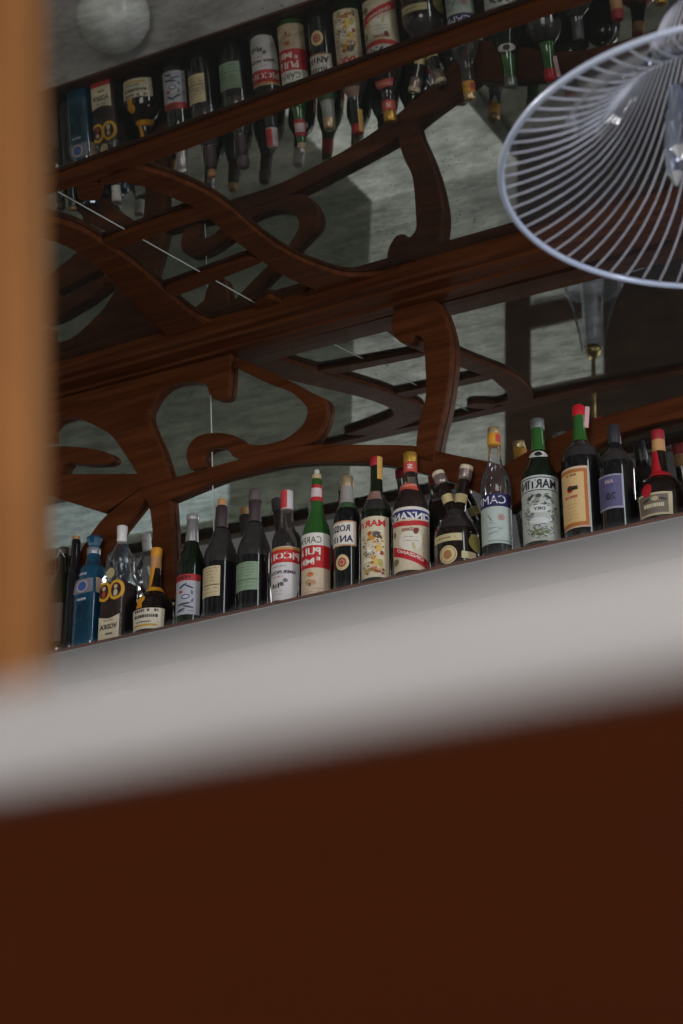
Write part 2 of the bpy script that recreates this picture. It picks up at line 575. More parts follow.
# ------------------------------------------------------------------ bottles
GL = {
    'darkgreen': plain('dark_green_glass', (0.010, 0.016, 0.009), 0.10, 0, 0, 1, 0.3),
    'black': plain('black_glass', (0.010, 0.010, 0.011), 0.10, 0, 0, 1, 0.4),
    'dusty': plain('dusty_dark_glass', (0.034, 0.030, 0.029), 0.22, 0, 0.25, 25, 0.2),
    'brown': plain('brown_glass', (0.016, 0.010, 0.008), 0.10, 0, 0, 1, 0.4),
    'blue': plain('blue_glass', (0.007, 0.058, 0.108), 0.06, 0, 0.45, 12, 0.8, 0.8),
    'green': plain('green_glass', (0.028, 0.105, 0.022), 0.10, 0, 0.2, 9, 0.5),
    'clear': thin_glass('clear_glass', (0.90, 0.91, 0.92), 0.30, 0.025),
    'smoky': thin_glass('dusty_clear_glass', (0.62, 0.58, 0.55), 0.30, 0.06, (0.30, 0.27, 0.26)),
    'liquid': plain('dark_liquid', (0.012, 0.008, 0.008), 0.2),
    'clearliquid': thin_glass('clear_spirit', (0.80, 0.76, 0.72), 0.2, 0.05, (0.25, 0.16, 0.12)),
}
P = {}


def paint(r, g, b, rough=0.55):
    key = (r, g, b, rough)
    if key not in P:
        P[key] = plain('paint_%d_%d_%d' % (r, g, b), tuple(((c / 255 + 0.055) / 1.055) ** 2.4 if c > 10 else c / 3295 for c in (r, g, b)), rough, 0, 0.06, 120)
    return P[key]


def foil(r, g, b):
    key = ('f', r, g, b)
    if key not in P:
        P[key] = plain('foil_%d_%d_%d' % (r, g, b), tuple(((c / 255 + 0.055) / 1.055) ** 2.4 for c in (r, g, b)), 0.33, 0.6, 0.1, 90)
    return P[key]


CREAM = (222, 212, 186)
WHITE = (226, 222, 216)
RED = (186, 30, 32)
NAVY = (34, 34, 82)
BLACK = (22, 20, 20)
CORK = (176, 132, 84)
GOLD = (196, 150, 60)
ORANGE = (222, 150, 36)

FONT_CACHE = {}


def glyphs(text, bold):
    key = (text, bold)
    if key not in FONT_CACHE:
        cu = bpy.data.curves.new('lettering_source', 'FONT')
        cu.body = text
        cu.size = 1.0
        cu.offset = 0.035 if bold else 0.0
        cu.resolution_u = 2
        ob = bpy.data.objects.new('lettering_source', cu)
        COL.objects.link(ob)
        dg = bpy.context.evaluated_depsgraph_get()
        me = bpy.data.meshes.new_from_object(ob.evaluated_get(dg))
        bpy.data.objects.remove(ob)
        bpy.data.curves.remove(cu)
        vs = [(v.co.x, v.co.y) for v in me.vertices]
        fs = [tuple(p.vertices) for p in me.polygons]
        bpy.data.meshes.remove(me)
        xs = [a for a, b in vs] or [0, 1]
        ys = [b for a, b in vs] or [0, 1]
        x0, x1, y0, y1 = min(xs), max(xs), min(ys), max(ys)
        vs = [((a - x0) / (x1 - x0), (b - y0) / (y1 - y0)) for a, b in vs]
        FONT_CACHE[key] = (vs, fs)
    return FONT_CACHE[key]


class Bottle:
    def __init__(self, name, label, uc, px, prof, glass, sq=None, y=None, liquid=None, yaw=None, group='bottles lined up on the bar shelf', seg=44):
        """prof: (v, half width) pairs read up the bottle, turned into metres on its own axis"""
        hwmax = max(h for v, h in prof)
        vmid = 0.5 * (prof[0][0] + prof[-1][0])
        yc = SHELF_Y + 0.040 + hwmax / F * 4.15 if y is None else y
        for _ in range(3):
            q = on_y(uc, vmid, yc)
            rad = hwmax * depth_of(q) / F
            if y is None:
                yc = SHELF_Y + 0.040 + rad
        self.x, self.y = q.x, yc
        self.k = depth_of(q) / F
        self.uc = uc
        self.R = rad
        self.prof = []
        self.prof.append((0.0, prof[0][1] * self.k * 0.93))
        self.prof.append((0.003, prof[0][1] * self.k))
        for v, h in prof[1:]:
            self.prof.append((max(0.006 + 0.0005 * len(self.prof), self.zv(v)), h * self.k))
        self.sq = sq
        self.view = math.atan2(-self.x, self.y)         # azimuth of the camera from straight out, towards +x
        self.root = thing(name, label, 'bottle', group, (self.x, self.y, SHELF_Z))
        self.fine = self._fine()
        bm = lathe_bm(self.fine, seg, sq)
        self.body = from_bm('glass_body', bm, glass, self.root, True)
        if liquid:
            zl, mat = liquid
            pr = [(z, max(r - 0.0016, 0.001)) for z, r in self.fine if z <= zl]
            pr[0] = (0.003, pr[0][1])
            pr = [p for i, p in enumerate(pr) if i == 0 or p[0] > pr[i - 1][0]]
            from_bm('liquid', lathe_bm(pr, seg, sq), mat, self.root, True)

    def zv(self, v, front=0.0):
        return on_y(self.uc, v, self.y - front).z - SHELF_Z

    def zf(self, v):
        return self.zv(v, self.R * 0.85)

    def _fine(self):
        pr = self.prof
        out = []
        for i in range(len(pr) - 1):
            p0, p1, p2, p3 = pr[max(i - 1, 0)], pr[i], pr[i + 1], pr[min(i + 2, len(pr) - 1)]
            # monotone-limited tangents keep straight walls straight
            def slope(a, b):
                return (b[1] - a[1]) / max(b[0] - a[0], 1e-6)
            s = slope(p1, p2)
            def tan(sa, sb):
                return 0.0 if sa * sb <= 0 else 2 * sa * sb / (sa + sb)
            m1 = tan(slope(p0, p1), s) if i > 0 else s
            m2 = tan(s, slope(p2, p3)) if i < len(pr) - 2 else s
            h = p2[0] - p1[0]
            k = 5 if h > 0.006 else 2
            for j in range(k):
                t = j / k
                h00, h10 = 2 * t ** 3 - 3 * t * t + 1, t ** 3 - 2 * t * t + t
                h01, h11 = -2 * t ** 3 + 3 * t * t, t ** 3 - t * t
                out.append((p1[0] + t * h, h00 * p1[1] + h10 * h * m1 + h01 * p2[1] + h11 * h * m2))
        out.append(pr[-1])
        return out

    def rad(self, z):
        f = self.fine
        if z <= f[0][0]:
            return f[0][1]
        for a, b in zip(f, f[1:]):
            if z <= b[0]:
                t = (z - a[0]) / max(b[0] - a[0], 1e-9)
                return a[1] + (b[1] - a[1]) * t
        return f[-1][1]

    def pt(self, phi, z, off=0.0, r=None):
        rr = (self.rad(z) if r is None else r)
        rr = rr * sect(phi, self.sq(z) if self.sq else 0.0) + off
        return Vector((rr * math.sin(phi), -rr * math.cos(phi), z))

    def az(self, u, hw=None):
        """azimuth on the bottle of something seen at column u"""
        s = max(-1, min(1, (u - self.uc) / (hw or self.R / self.k)))
        return self.view + math.asin(s)

    def patch(self, name, p0, p1, z0, z1, mat, off=0.0006, parent=None, shape=None, nz=10, nphi=20):
        """paper on the glass between azimuths p0..p1 and heights z0..z1; shape(s,t)->(s,t) warps the unit square"""
        bm = bmesh.new()
        g = []
        for j in range(nz + 1):
            row = []
            for i in range(nphi + 1):
                s, t = i / nphi, j / nz
                if shape:
                    s, t = shape(s, t)
                row.append(bm.verts.new(self.pt(p0 + (p1 - p0) * s, z0 + (z1 - z0) * t, off)))
            g.append(row)
        for j in range(nz):
            for i in range(nphi):
                bm.faces.new((g[j][i], g[j][i + 1], g[j + 1][i + 1], g[j + 1][i]))
        return from_bm(name, bm, mat, parent or self.root, True)

    def disc(self, name, pc, zc, rw, rh, mat, off=0.0009, parent=None, n=24, tilt=0.0, inner=0.0):
        bm = bmesh.new()
        r = max(self.rad(zc), 0.004)
        ring = []
        for k in ([inner] if inner else []) + [0.34, 0.67, 1.0]:
            if inner and k < inner:
                continue
            row = []
            for i in range(n):
                a = 2 * PI * i / n
                dx, dz = k * rw * math.cos(a), k * rh * math.sin(a)
                dx, dz = dx * math.cos(tilt) - dz * math.sin(tilt), dx * math.sin(tilt) + dz * math.cos(tilt)
                row.append(bm.verts.new(self.pt(pc + dx / r, zc + dz, off)))
            ring.append(row)
        if not inner:
            c = bm.verts.new(self.pt(pc, zc, off))
            for i in range(n):
                bm.faces.new((c, ring[0][i], ring[0][(i + 1) % n]))
        for a, b in zip(ring, ring[1:]):
            for i in range(n):
                bm.faces.new((a[i], b[i], b[(i + 1) % n], a[(i + 1) % n]))
        return from_bm(name, bm, mat, parent or self.root, True)

    def text(self, txt, pc, zc, w, h, mat, parent=None, off=0.0012, bold=True, slant=0.0, mirrored=True, arc=0.0):
        """lettering lying on the glass, reversed left to right as it is seen here; w, h in metres"""
        vs, fs = glyphs(txt, bold)
        r = max(self.rad(zc), 0.004)
        bm = bmesh.new()
        bv = []
        for a, b in vs:
            s = (a - 0.5) * w
            if mirrored:
                s = -s
            z = zc + (b - 0.5) * h + slant * s + arc * (s * s)
            bv.append(bm.verts.new(self.pt(pc + s / r, z, off)))
        for f in fs:
            try:
                bm.faces.new([bv[i] for i in f])
            except ValueError:
                pass
        return from_bm('lettering', bm, mat, parent or self.root)

    def word(self, txt, az_right, zc, w, h, mat, parent=None, **kw):
        r = max(self.rad(zc), 0.004)
        return self.text(txt, az_right - w / (2 * r), zc, w, h, mat, parent, **kw)

    def cap(self, name, v0, v1, hw, mat, hw1=None, parent=None, ridged=False, dome=0.0, r0=None):
        """a stopper, foil or screw cap round the neck from v0 (lower) up to v1"""
        z0, z1 = self.zv(v0), self.zv(v1)
        ra = hw * self.k
        rb = (hw1 if hw1 is not None else hw) * self.k
        e = min(0.0012, (z1 - z0) * 0.2)
        pr = [(z0, ra * 0.985), (z0 + e, ra), (z0 + (z1 - z0) * 0.5, (ra + rb) / 2), (z1 - e, rb), (z1, rb * 0.93)]
        if dome:
            pr += [(z1 + dome * 0.6, rb * 0.75), (z1 + dome, rb * 0.3)]
        bm = lathe_bm(pr, 28)
        if ridged:
            for v in bm.verts:
                a = math.atan2(v.co.x, v.co.y)
                k = 1 + 0.03 * math.cos(28 * a / 2)
                v.co.x *= k
                v.co.y *= k
        return from_bm(name, bm, mat, parent or self.root, True)

    def sleeve(self, name, v0, v1, mat, off=0.0007, parent=None):
        """paper or foil that follows the glass all the way round"""
        z0, z1 = self.zv(v0), self.zv(v1)
        pr = [(z0 + (z1 - z0) * i / 10, self.rad(z0 + (z1 - z0) * i / 10) + off) for i in range(11)]
        return from_bm(name, lathe_bm(pr, 36, None, None, False, False), mat, self.root, True)


D = math.radians


def squiggles(b, label, p0, p1, z0, z1, rows, mat, seed, h=0.0018, fill=0.8):
    """rows of small print, each a run of short dashes"""
    rnd = random.Random(seed)
    bm = bmesh.new()
    for i in range(rows):
        z = z1 - (z1 - z0) * (i + 0.5) / rows
        p = p0 + (p1 - p0) * rnd.uniform(0.05, 0.18)
        end = p1 - (p1 - p0) * rnd.uniform(0.05, 0.18)
        while p < end:
            w = rnd.uniform(0.03, 0.09) * (p1 - p0)
            if rnd.random() < fill:
                q = [b.pt(p, z, 0.0012), b.pt(min(p + w, end), z, 0.0012), b.pt(min(p + w, end), z + h, 0.0012), b.pt(p, z + h, 0.0012)]
                bm.faces.new([bm.verts.new(c) for c in q])
            p += w + 0.02 * (p1 - p0)
    return from_bm('print', bm, mat, label)


def blobs(b, label, spec, name='picture', base=0.0010, step=0.00008, n=14):
    """a small printed picture made of flat colour patches, all in one mesh: (azimuth, z, rw, rh, tilt, colour)"""
    bm = bmesh.new()
    mats = []
    for k, (pc, zc, rw, rh, tl, col) in enumerate(spec):
        m_ = paint(*col)
        if m_ not in mats:
            mats.append(m_)
        r = max(b.rad(zc), 0.004)
        off = base + step * k
        c = bm.verts.new(b.pt(pc, zc, off))
        rows = []
        for q in (0.5, 1.0):
            row = []
            for i in range(n):
                a = 2 * PI * i / n
                dx, dz = q * rw * math.cos(a), q * rh * math.sin(a)
                dx, dz = dx * math.cos(tl) - dz * math.sin(tl), dx * math.sin(tl) + dz * math.cos(tl)
                row.append(bm.verts.new(b.pt(pc + dx / r, zc + dz, off)))
            rows.append(row)
        fs = []
        for i in range(n):
            fs.append(bm.faces.new((c, rows[0][i], rows[0][(i + 1) % n])))
            fs.append(bm.faces.new((rows[0][i], rows[1][i], rows[1][(i + 1) % n], rows[0][(i + 1) % n])))
        for f in fs:
            f.material_index = mats.index(m_)
    me = bpy.data.meshes.new(name)
    bm.to_mesh(me)
    bm.free()
    o = link(name, me, None, label, True)
    for m_ in mats:
        me.materials.append(m_)
    return o


sqr = lambda lo, hi, e: (lambda z: e if z < lo else (0.0 if z > hi else e * (hi - z) / (hi - lo)))

# 1 dark green bottle with a wire bail, half hidden by the post
b = Bottle('liquor_bottle', 'dark green bottle with a wire-bailed neck, leftmost of the shelf beside the post', 61, 0,
           [(656, 12), (600, 12.5), (590, 12), (582, 9), (575, 6), (566, 4.6), (553, 4.4), (550, 3.2)], GL['darkgreen'])
b.cap('stopper', 556, 549, 4.8, paint(70, 60, 52))
bm = tube_bm([b.pt(D(0), b.zv(552), 0.004), b.pt(D(50), b.zv(560), 0.0075), b.pt(D(60), b.zv(575), 0.006)], 0.0012, 6)
tube_bm([b.pt(D(0), b.zv(552), 0.004), b.pt(D(-50), b.zv(560), 0.0075), b.pt(D(-60), b.zv(575), 0.006)], 0.0012, 6, bm)
from_bm('wire_bail', bm, M['chrome'], b.root)
l = b.patch('paper_label', D(-60), D(50), b.zf(640), b.zf(602), paint(66, 52, 42))
squiggles(b, l, D(-40), D(40), b.zf(636), b.zf(606), 4, paint(36, 26, 22), 3, 0.003)

# 2 slim black corked bottle
b = Bottle('liquor_bottle', 'slim black corked bottle between the leftmost bottle and the blue one', 73, 0,
           [(653, 7.6), (585, 7.6), (577, 7), (570, 5), (560, 4.4), (543, 4.6), (541, 4.2)], GL['black'])
b.cap('cork', 542, 537.5, 4.0, paint(*CORK))

# 3 blue square gin bottle
b = Bottle('gin_bottle', 'translucent blue square bottle with faceted blue stopper, third from left', 91.5, 0,
           [(650, 14), (600, 14), (575, 14), (570, 13), (565, 8), (562, 7), (553, 6.5), (548, 6.0)], GL['blue'], sqr(0.16, 0.20, 0.55))
zc = b.zv(548)
pr = [(zc, 5.5 * b.k), (zc + 0.008, 7 * b.k), (zc + 0.020, 8.6 * b.k), (zc + 0.026, 8.2 * b.k), (zc + 0.0262, 6.4 * b.k)]
from_bm('glass_stopper', lathe_bm(pr, 10), GL['blue'], b.root)
b.cap('silver_collar', 556, 549.5, 6.9, foil(168, 172, 180))
fa = D(0)
l = b.patch('printed_label', D(-45), D(42), b.zf(592), b.zf(578), paint(120, 118, 128))
b.disc('medallion', D(-4), b.zf(585), 0.013, 0.013, paint(62, 90, 150), 0.0012, l)
b.disc('medallion_border', D(-4), b.zf(585), 0.016, 0.016, paint(190, 170, 160), 0.0011, l, 24, 0, 0.8)
squiggles(b, l, D(-30), D(22), b.zf(576), b.zf(572), 1, paint(190, 186, 200), 8, 0.006, 1.0)
squiggles(b, l, D(-30), D(22), b.zf(601), b.zf(597), 1, paint(190, 186, 200), 9, 0.006, 1.0)
b.patch('side_label', D(52), D(88), b.zf(592), b.zf(577), paint(206, 178, 158))

# 4 square vodka bottle with two portrait medallions
b = Bottle('vodka_bottle', 'clear square bottle with twin yellow oval medallions and red-edged paper label', 119.5, 0,
           [(646, 14.5), (600, 14.8), (566, 15), (559, 14.5), (553, 10), (546, 6.2), (542, 4.6), (534, 4.4)], GL['clear'], sqr(0.17, 0.205, 0.6),
           liquid=(0.175, plain('dim_spirit', (0.045, 0.020, 0.014), 0.15, 0, 0.3, 20)))
b.cap('cap', 543, 534, 4.9, paint(*WHITE))
b.cap('cap', 534, 527.5, 5.4, paint(214, 208, 204))
l = b.patch('paper_label', D(-43), D(42), b.zf(642), b.zf(614), paint(214, 200, 172), shape=lambda s, t: (s, t * (1 - 0.10 * math.sin(PI * s))))
b.patch('red_edge', D(-43), D(42), b.zf(643), b.zf(637.5), paint(178, 32, 28), 0.0010, l)
b.text('VODKA', D(0), b.zf(625), 0.046, 0.014, paint(44, 50, 40), l)
squiggles(b, l, D(-36), D(36), b.zf(635), b.zf(631), 1, paint(70, 66, 52), 5, 0.005)
squiggles(b, l, D(-30), D(30), b.zf(620.5), b.zf(618), 1, paint(150, 110, 96), 6, 0.003)
for pc in (-25, 25):
    m_ = b.disc('medallion', D(pc), b.zf(589.5), 0.0195, 0.026, paint(214, 160, 40), 0.0010)
    b.disc('portrait_ground', D(pc), b.zf(589.5), 0.012, 0.019, paint(44, 18, 16), 0.0014, m_)
    b.disc('portrait_figure', D(pc), b.zf(586.5), 0.0045, 0.006, paint(206, 170, 140), 0.0018, m_)
    b.disc('portrait_figure', D(pc), b.zf(592.5), 0.005, 0.009, paint(200, 190, 170) if pc > 0 else paint(170, 60, 40), 0.0018, m_)
b.disc('crest', D(0), b.zf(572), 0.012, 0.014, paint(176, 160, 118), 0.0010)

# 5 round-bellied orange liqueur
b = Bottle('liqueur_bottle', 'round-bellied dark bottle with bright orange cap, ribbon and seal', 155, 0,
           [(634, 19), (626, 20.5), (616, 21), (606, 19), (598, 14), (593, 9), (588, 6.4), (575, 5.4), (560, 5.2), (556, 5)], GL['brown'])
b.cap('cap', 558, 549.5, 5.9, paint(*ORANGE))
b.sleeve('neck_label', 570, 558, paint(204, 150, 96))
b.patch('ribbon', D(-50), D(30), b.zv(592), b.zv(569), paint(226, 152, 30), 0.0012, shape=lambda s, t: (s * (0.55 + 0.45 * t), t))
b.sleeve('ribbon_band', 594, 589.5, paint(226, 160, 30), 0.0012)
s_ = b.disc('wax_seal', D(-8), b.zf(597), 0.012, 0.012, paint(222, 156, 40), 0.003)
b.patch('ribbon', D(-22), D(6), b.zf(606), b.zf(594), paint(222, 148, 34), 0.0024, None, lambda s, t: (0.5 + (s - 0.5) * (0.5 + 0.6 * abs(t - .5)), t))
l = b.patch('paper_label', D(-42), b.az(165), b.zf(627), b.zf(607), paint(*CREAM))
pl0, pl1 = D(-42), b.az(165)
squiggles(b, l, pl0 + .1, pl1 - .1, b.zf(613), b.zf(608), 1, paint(96, 60, 80), 11, 0.007)
squiggles(b, l, pl0 + .1, pl1 - .1, b.zf(619), b.zf(613.5), 1, paint(36, 34, 34), 12, 0.008, 0.95)
squiggles(b, l, pl0 + .1, pl1 - .1, b.zf(622.5), b.zf(619), 1, paint(50, 44, 60), 13, 0.003)
b.patch('gold_line', pl0 + .25, pl1 - .35, b.zf(624.5), b.zf(622.5), paint(206, 160, 60), 0.0011, l)

# 6 aniseed bottle with silver foil
b = Bottle('aniseed_bottle', 'dark bottle with silver foil neck and pale blue-patterned label under a red strip', 191, 0,
           [(622, 13.5), (590, 13.8), (568, 13.8), (559, 12.5), (550, 9), (543, 6.6), (530, 5.6), (518, 5.4)], GL['darkgreen'])
b.cap('foil_neck', 543, 521, 6.7, foil(166, 162, 162), 5.6)
b.cap('cap', 521, 516, 6.3, foil(186, 182, 182))
l0, l1 = D(-52), b.az(200.5)
l = b.patch('paper_label', l0, l1, b.zf(613.5), b.zf(574), paint(178, 178, 184))
b.patch('red_strip', l0, l1, b.zf(580), b.zf(573.5), paint(178, 46, 48), 0.0010, l)
b.text('PERN', D(2), b.zf(576.7), 0.040, 0.010, paint(60, 20, 30), l)
lm = (l0 + l1) / 2
blobs(b, l, [(lm - .2, b.zf(585), .013, .0026, .5, (52, 56, 84)), (lm + .3, b.zf(586), .012, .0024, -.4, (52, 56, 84)),
             (lm - .35, b.zf(591), .006, .004, 0, (176, 60, 60)), (lm + .05, b.zf(596), .011, .0065, .1, (52, 56, 90)), (lm + .05, b.zf(596), .0085, .0042, .1, (186, 190, 204)),
             (lm - .1, b.zf(603), .018, .0026, .12, (52, 56, 84)), (lm + .25, b.zf(606), .015, .0024, -.2, (70, 74, 100)), (lm - .3, b.zf(609), .013, .0024, .3, (52, 56, 84)),
             (lm + .5, b.zf(592), .003, .006, .2, (110, 114, 140)), (lm + .55, b.zf(600), .003, .006, -.4, (110, 114, 140))])
squiggles(b, l, l0 + .2, l1 - .05, b.zf(613), b.zf(608), 1, paint(90, 92, 120), 15, 0.002)

# 7, 8 two sloping dark wine bottles
def wine(label, uc, sh, lc, lu0, lu1, lv0, lv1, base, seed, cork):
    o = 0
    b = Bottle('wine_bottle', label, uc, 0,
               [(base, 16.4), (585, 16.8), (562 + sh, 17), (554 + sh, 15.8), (544 + sh, 12), (534 + sh, 8.4), (528 + sh, 6.6), (510 + sh, 5.8), (507 + sh, 5.2)], GL['black'])
    z0, z1 = b.zv(566 + sh), b.zv(529 + sh)
    b.sleeve('dusty_shoulder', 566 + sh, 531 + sh, GL['dusty'], 0.0005)
    b.cap('capsule', 531 + sh, 508 + sh, 6.8, paint(62, 48, 50), 6.2)
    if cork:
        b.cap('cork', 508 + sh, 500 + sh, 4.6, paint(190, 142, 92))
    else:
        b.cap('wax_top', 508 + sh, 497 + sh, 7.2, paint(92, 80, 82), 6.2, dome=0.004)
    p0, p1 = -b.az(lu1) * 0 + D(-50), b.az(lu1)
    l = b.patch('paper_label', p0, p1, b.zf(lv1), b.zf(lv0), paint(*lc))
    ink = paint(84, 72, 44) if seed == 21 else paint(58, 82, 54)
    zz = lambda t: b.zf(lv1 + (lv0 - lv1) * t)
    squiggles(b, l, p0 + .1, p1 - .06, zz(.45), zz(.97), 5, ink, seed, 0.0013)
    b.patch('ruled_line', p0 + .05, p1 - .03, zz(.36), zz(.39), ink, 0.0011, l)
    squiggles(b, l, p0 + .1, p1 - .06, zz(.05), zz(.33), 2, ink, seed + 1, 0.0013)
    return b


wine('dark wine bottle with bare cork and yellow label, right of the silver-necked bottle', 220.5, 0, (202, 184, 146), 204, 220.5, 565, 595, 620, 21, True)
wine('dark dusty wine bottle with wax-sealed top and green label', 254, -6, (130, 152, 124), 238, 258.5, 561, 589, 612, 25, False)

# 9 bitter aperitif with red and white cap
b = Bottle('aperitif_bottle', 'dark bottle with red and white cap and white label under a red name band', 286.5, 0,
           [(604, 13.5), (590, 14.6), (560, 14.9), (544, 14.8), (537, 13.5), (531, 9.5), (526, 7.2), (518, 6.5), (510, 6.3)], GL['smoky'],
           liquid=(0.155, GL['liquid']))
b.cap('cap', 511, 492, 6.4, paint(206, 196, 196), 6.0)
z0, z1 = b.zv(510), b.zv(492.5)
bm = bmesh.new()
gr = []
for t in range(5):
    gr.append([bm.verts.new(Vector((6.55 * b.k * math.sin(b.view + D(-100 + 9 * i)), -6.55 * b.k * math.cos(b.view + D(-100 + 9 * i)), z0 + (z1 - z0) * t / 4))) for i in range(12)])
for t in range(4):
    for i in range(11):
        bm.faces.new((gr[t][i], gr[t][i + 1], gr[t + 1][i + 1], gr[t + 1][i]))
from_bm('cap_tax_strip', bm, paint(198, 58, 66), b.root, True)
l0, l1 = D(-62), b.view + D(62)
shield = lambda s, t: (0.5 + (s - 0.5) * (1 - 0.35 * max(0, 0.45 - t) ** 1.0 * 2.0 * max(0, 0.45 - t) / 0.45), t - 0.06 * (1 - abs(2 * s - 1)) * max(0, 0.5 - t))
l = b.patch('paper_label', l0, l1, b.zf(598), b.zf(546), paint(206, 202, 202), 0.0006, None, shield, 14)
b.patch('red_band', l0, l1, b.zf(562), b.zf(549), paint(190, 34, 36), 0.0010, l)
b.patch('gold_edge', l0, l1, b.zf(549), b.zf(546.5), paint(196, 150, 80), 0.0010, l)
b.word('PICON', b.view + D(54), b.zf(555.5), 0.083, 0.0185, paint(232, 222, 214), l)
b.word('AMER PICON', b.view + D(40), b.zf(571.5), 0.072, 0.0085, paint(52, 30, 62), l)
squiggles(b, l, D(-30), D(36), b.zf(567.5), b.zf(564.5), 1, paint(90, 80, 90), 31, 0.0018)
squiggles(b, l, D(-25), D(25), b.zf(578.5), b.zf(574.5), 1, paint(196, 90, 110), 32, 0.003)
blobs(b, l, [(D(-25), b.zf(584), .0050, .0065, .3, (110, 104, 104)), (D(-10), b.zf(585), .0042, .006, -.3, (130, 122, 118)), (D(3), b.zf(584.5), .0022, .0075, 0, (26, 24, 24)), (D(16), b.zf(583.5), .005, .006, .5, (96, 90, 92)),
             (D(30), b.zf(580), .006, .005, -.4, (110, 104, 108))])
squiggles(b, l, D(-25), D(25), b.zf(595), b.zf(589), 2, paint(140, 132, 134), 33, 0.0016)

# 10 green vermouth bottle
b = Bottle('vermouth_bottle', 'bright green bottle with red neck foil and label banded white, red and tan', 316.5, 0,
           [(597, 14.4), (570, 14.6), (540, 14.6), (530, 13.2), (521, 10), (512, 7.2), (504, 6.2), (486, 5.2), (480, 5)], GL['green'])
b.cap('cork', 482, 475, 4.6, paint(196, 168, 128))
b.cap('cork', 475, 470.5, 2.6, paint(206, 200, 200))
b.sleeve('neck_foil', 503, 486.5, paint(178, 30, 36), 0.0010)
b.patch('neck_label', b.view - D(62), b.view + D(50), b.zv(499), b.zv(490), paint(212, 190, 190), 0.0018)
l0, l1 = D(-62), b.az(330.2, 15)
l = b.patch('paper_label', l0, l1, b.zf(594.5), b.zf(533), paint(206, 184, 156))
b.patch('white_band', l0, l1, b.zf(545), b.zf(532.5), paint(218, 214, 204), 0.0009, l)
b.patch('red_band', l0, l1, b.zf(567.5), b.zf(545), paint(186, 24, 30), 0.0010, l)
lc = D(8)
b.word('CARPANO', b.view + D(20), b.zf(539.5), 0.091, 0.0165, paint(44, 44, 40), l, bold=False)
b.word('PUNT', b.view + D(16), b.zf(551), 0.068, 0.0190, paint(226, 218, 206), l)
b.word('E', b.view + D(14), b.zf(558.5), 0.0085, 0.009, paint(226, 218, 206), l)
b.word('MES', b.view - D(8), b.zf(561), 0.054, 0.0165, paint(226, 218, 206), l)
blobs(b, l, [(lc, b.zf(574), .009, .006, 0, (196, 128, 76)), (lc + .02, b.zf(573), .006, .003, 0, (190, 86, 56)), (lc - .15, b.zf(581), .008, .006, .4, (180, 146, 104)), (lc + .2, b.zf(582), .008, .006, -.4, (188, 140, 110)), (lc - .02, b.zf(584), .003, .005, .2, (120, 96, 60))])
squiggles(b, l, l0 + .3, l1 - .2, b.zf(593), b.zf(587), 2, paint(190, 140, 110), 35, 0.0016)

# 11 red-brown aperitif bottle
b = Bottle('aperitif_bottle', 'dark bottle with wrapped gold top, two-line white box label and round cream emblem below', 347.3, 0,
           [(590, 13.4), (560, 13.8), (525, 13.8), (515, 12.6), (508, 9.4), (502, 7), (492, 6.4), (482, 6)], GL['black'])
b.cap('cap', 488, 477, 6.8, foil(196, 172, 136), 6.2, dome=0.003)
b.sleeve('neck_wrap', 505, 488, paint(150, 146, 142, 0.3), 0.0008)
b.sleeve('shoulder_tint', 511, 505, paint(64, 92, 62, 0.3), 0.0005)
l1 = b.az(356.3, 14)
l0 = D(-60)
l = b.patch('paper_label', l0, l1, b.zf(545.5), b.zf(520.5), paint(196, 148, 108))
b.patch('label_panel', l0 + .05, l1 - .07, b.zf(544), b.zf(522), paint(220, 212, 202), 0.0009, l)
lm = (l0 + l1) / 2
b.word('ROSSO', b.view + D(11), b.zf(528), 0.055, 0.0170, paint(30, 34, 70), l)
b.word('ANTICO', b.view + D(24), b.zf(538.5), 0.080, 0.0170, paint(30, 34, 70), l)
pe = b.az(342, 14)
e_ = b.disc('emblem', pe, b.zf(562), 0.0165, 0.0195, paint(206, 182, 132), 0.0009)
b.disc('emblem_centre', pe, b.zf(562), 0.0100, 0.0115, paint(150, 50, 28), 0.0013, e_)
b.disc('emblem_centre', pe, b.zf(562), 0.0066, 0.0072, paint(206, 150, 130), 0.0017, e_)
b.disc('emblem_centre', pe, b.zf(562), 0.0042, 0.0044, paint(176, 56, 36), 0.0020, e_)

# 12 vermouth with a picture label
b = Bottle('vermouth_bottle', 'dark bottle with red and gold cap and cream picture label with red heading', 376.7, 0,
           [(583, 15), (560, 15.4), (520, 15.4), (511, 14.4), (503, 11), (496, 7.6), (490, 6.6), (475, 5.9), (464, 5.8)], GL['darkgreen'])
b.sleeve('dusty_shoulder', 514, 497, GL['dusty'], 0.0005)
b.cap('cap', 467, 458, 6.5, paint(176, 30, 44), 6.0)
st = bmesh.new()
gr = []
for t in range(6):
    z = b.zv(481) + (b.zv(458.5) - b.zv(481)) * t / 5
    gr.append([st.verts.new(Vector((6.75 * b.k * math.sin(b.view + D(8 + 12 * i)), -6.75 * b.k * math.cos(b.view + D(8 + 12 * i)), z))) for i in range(6)])
for t in range(5):
    for i in range(5):
        st.faces.new((gr[t][i], gr[t][i + 1], gr[t + 1][i + 1], gr[t + 1][i]))
from_bm('tax_strip', st, paint(206, 160, 84), b.root, True)
b.patch('neck_label', D(-70), D(60), b.zv(503), b.zv(494), paint(140, 110, 96), 0.0014)
l0, l1 = D(-66), b.az(388.5, 15.4)
l = b.patch('paper_label', l0, l1, b.zf(577), b.zf(516), paint(214, 200, 170))
lm = (b.az(362, 15.4) + l1) / 2
b.word('MARTINI', b.view + D(33), b.zf(523), 0.095, 0.0160, paint(196, 40, 48), l)
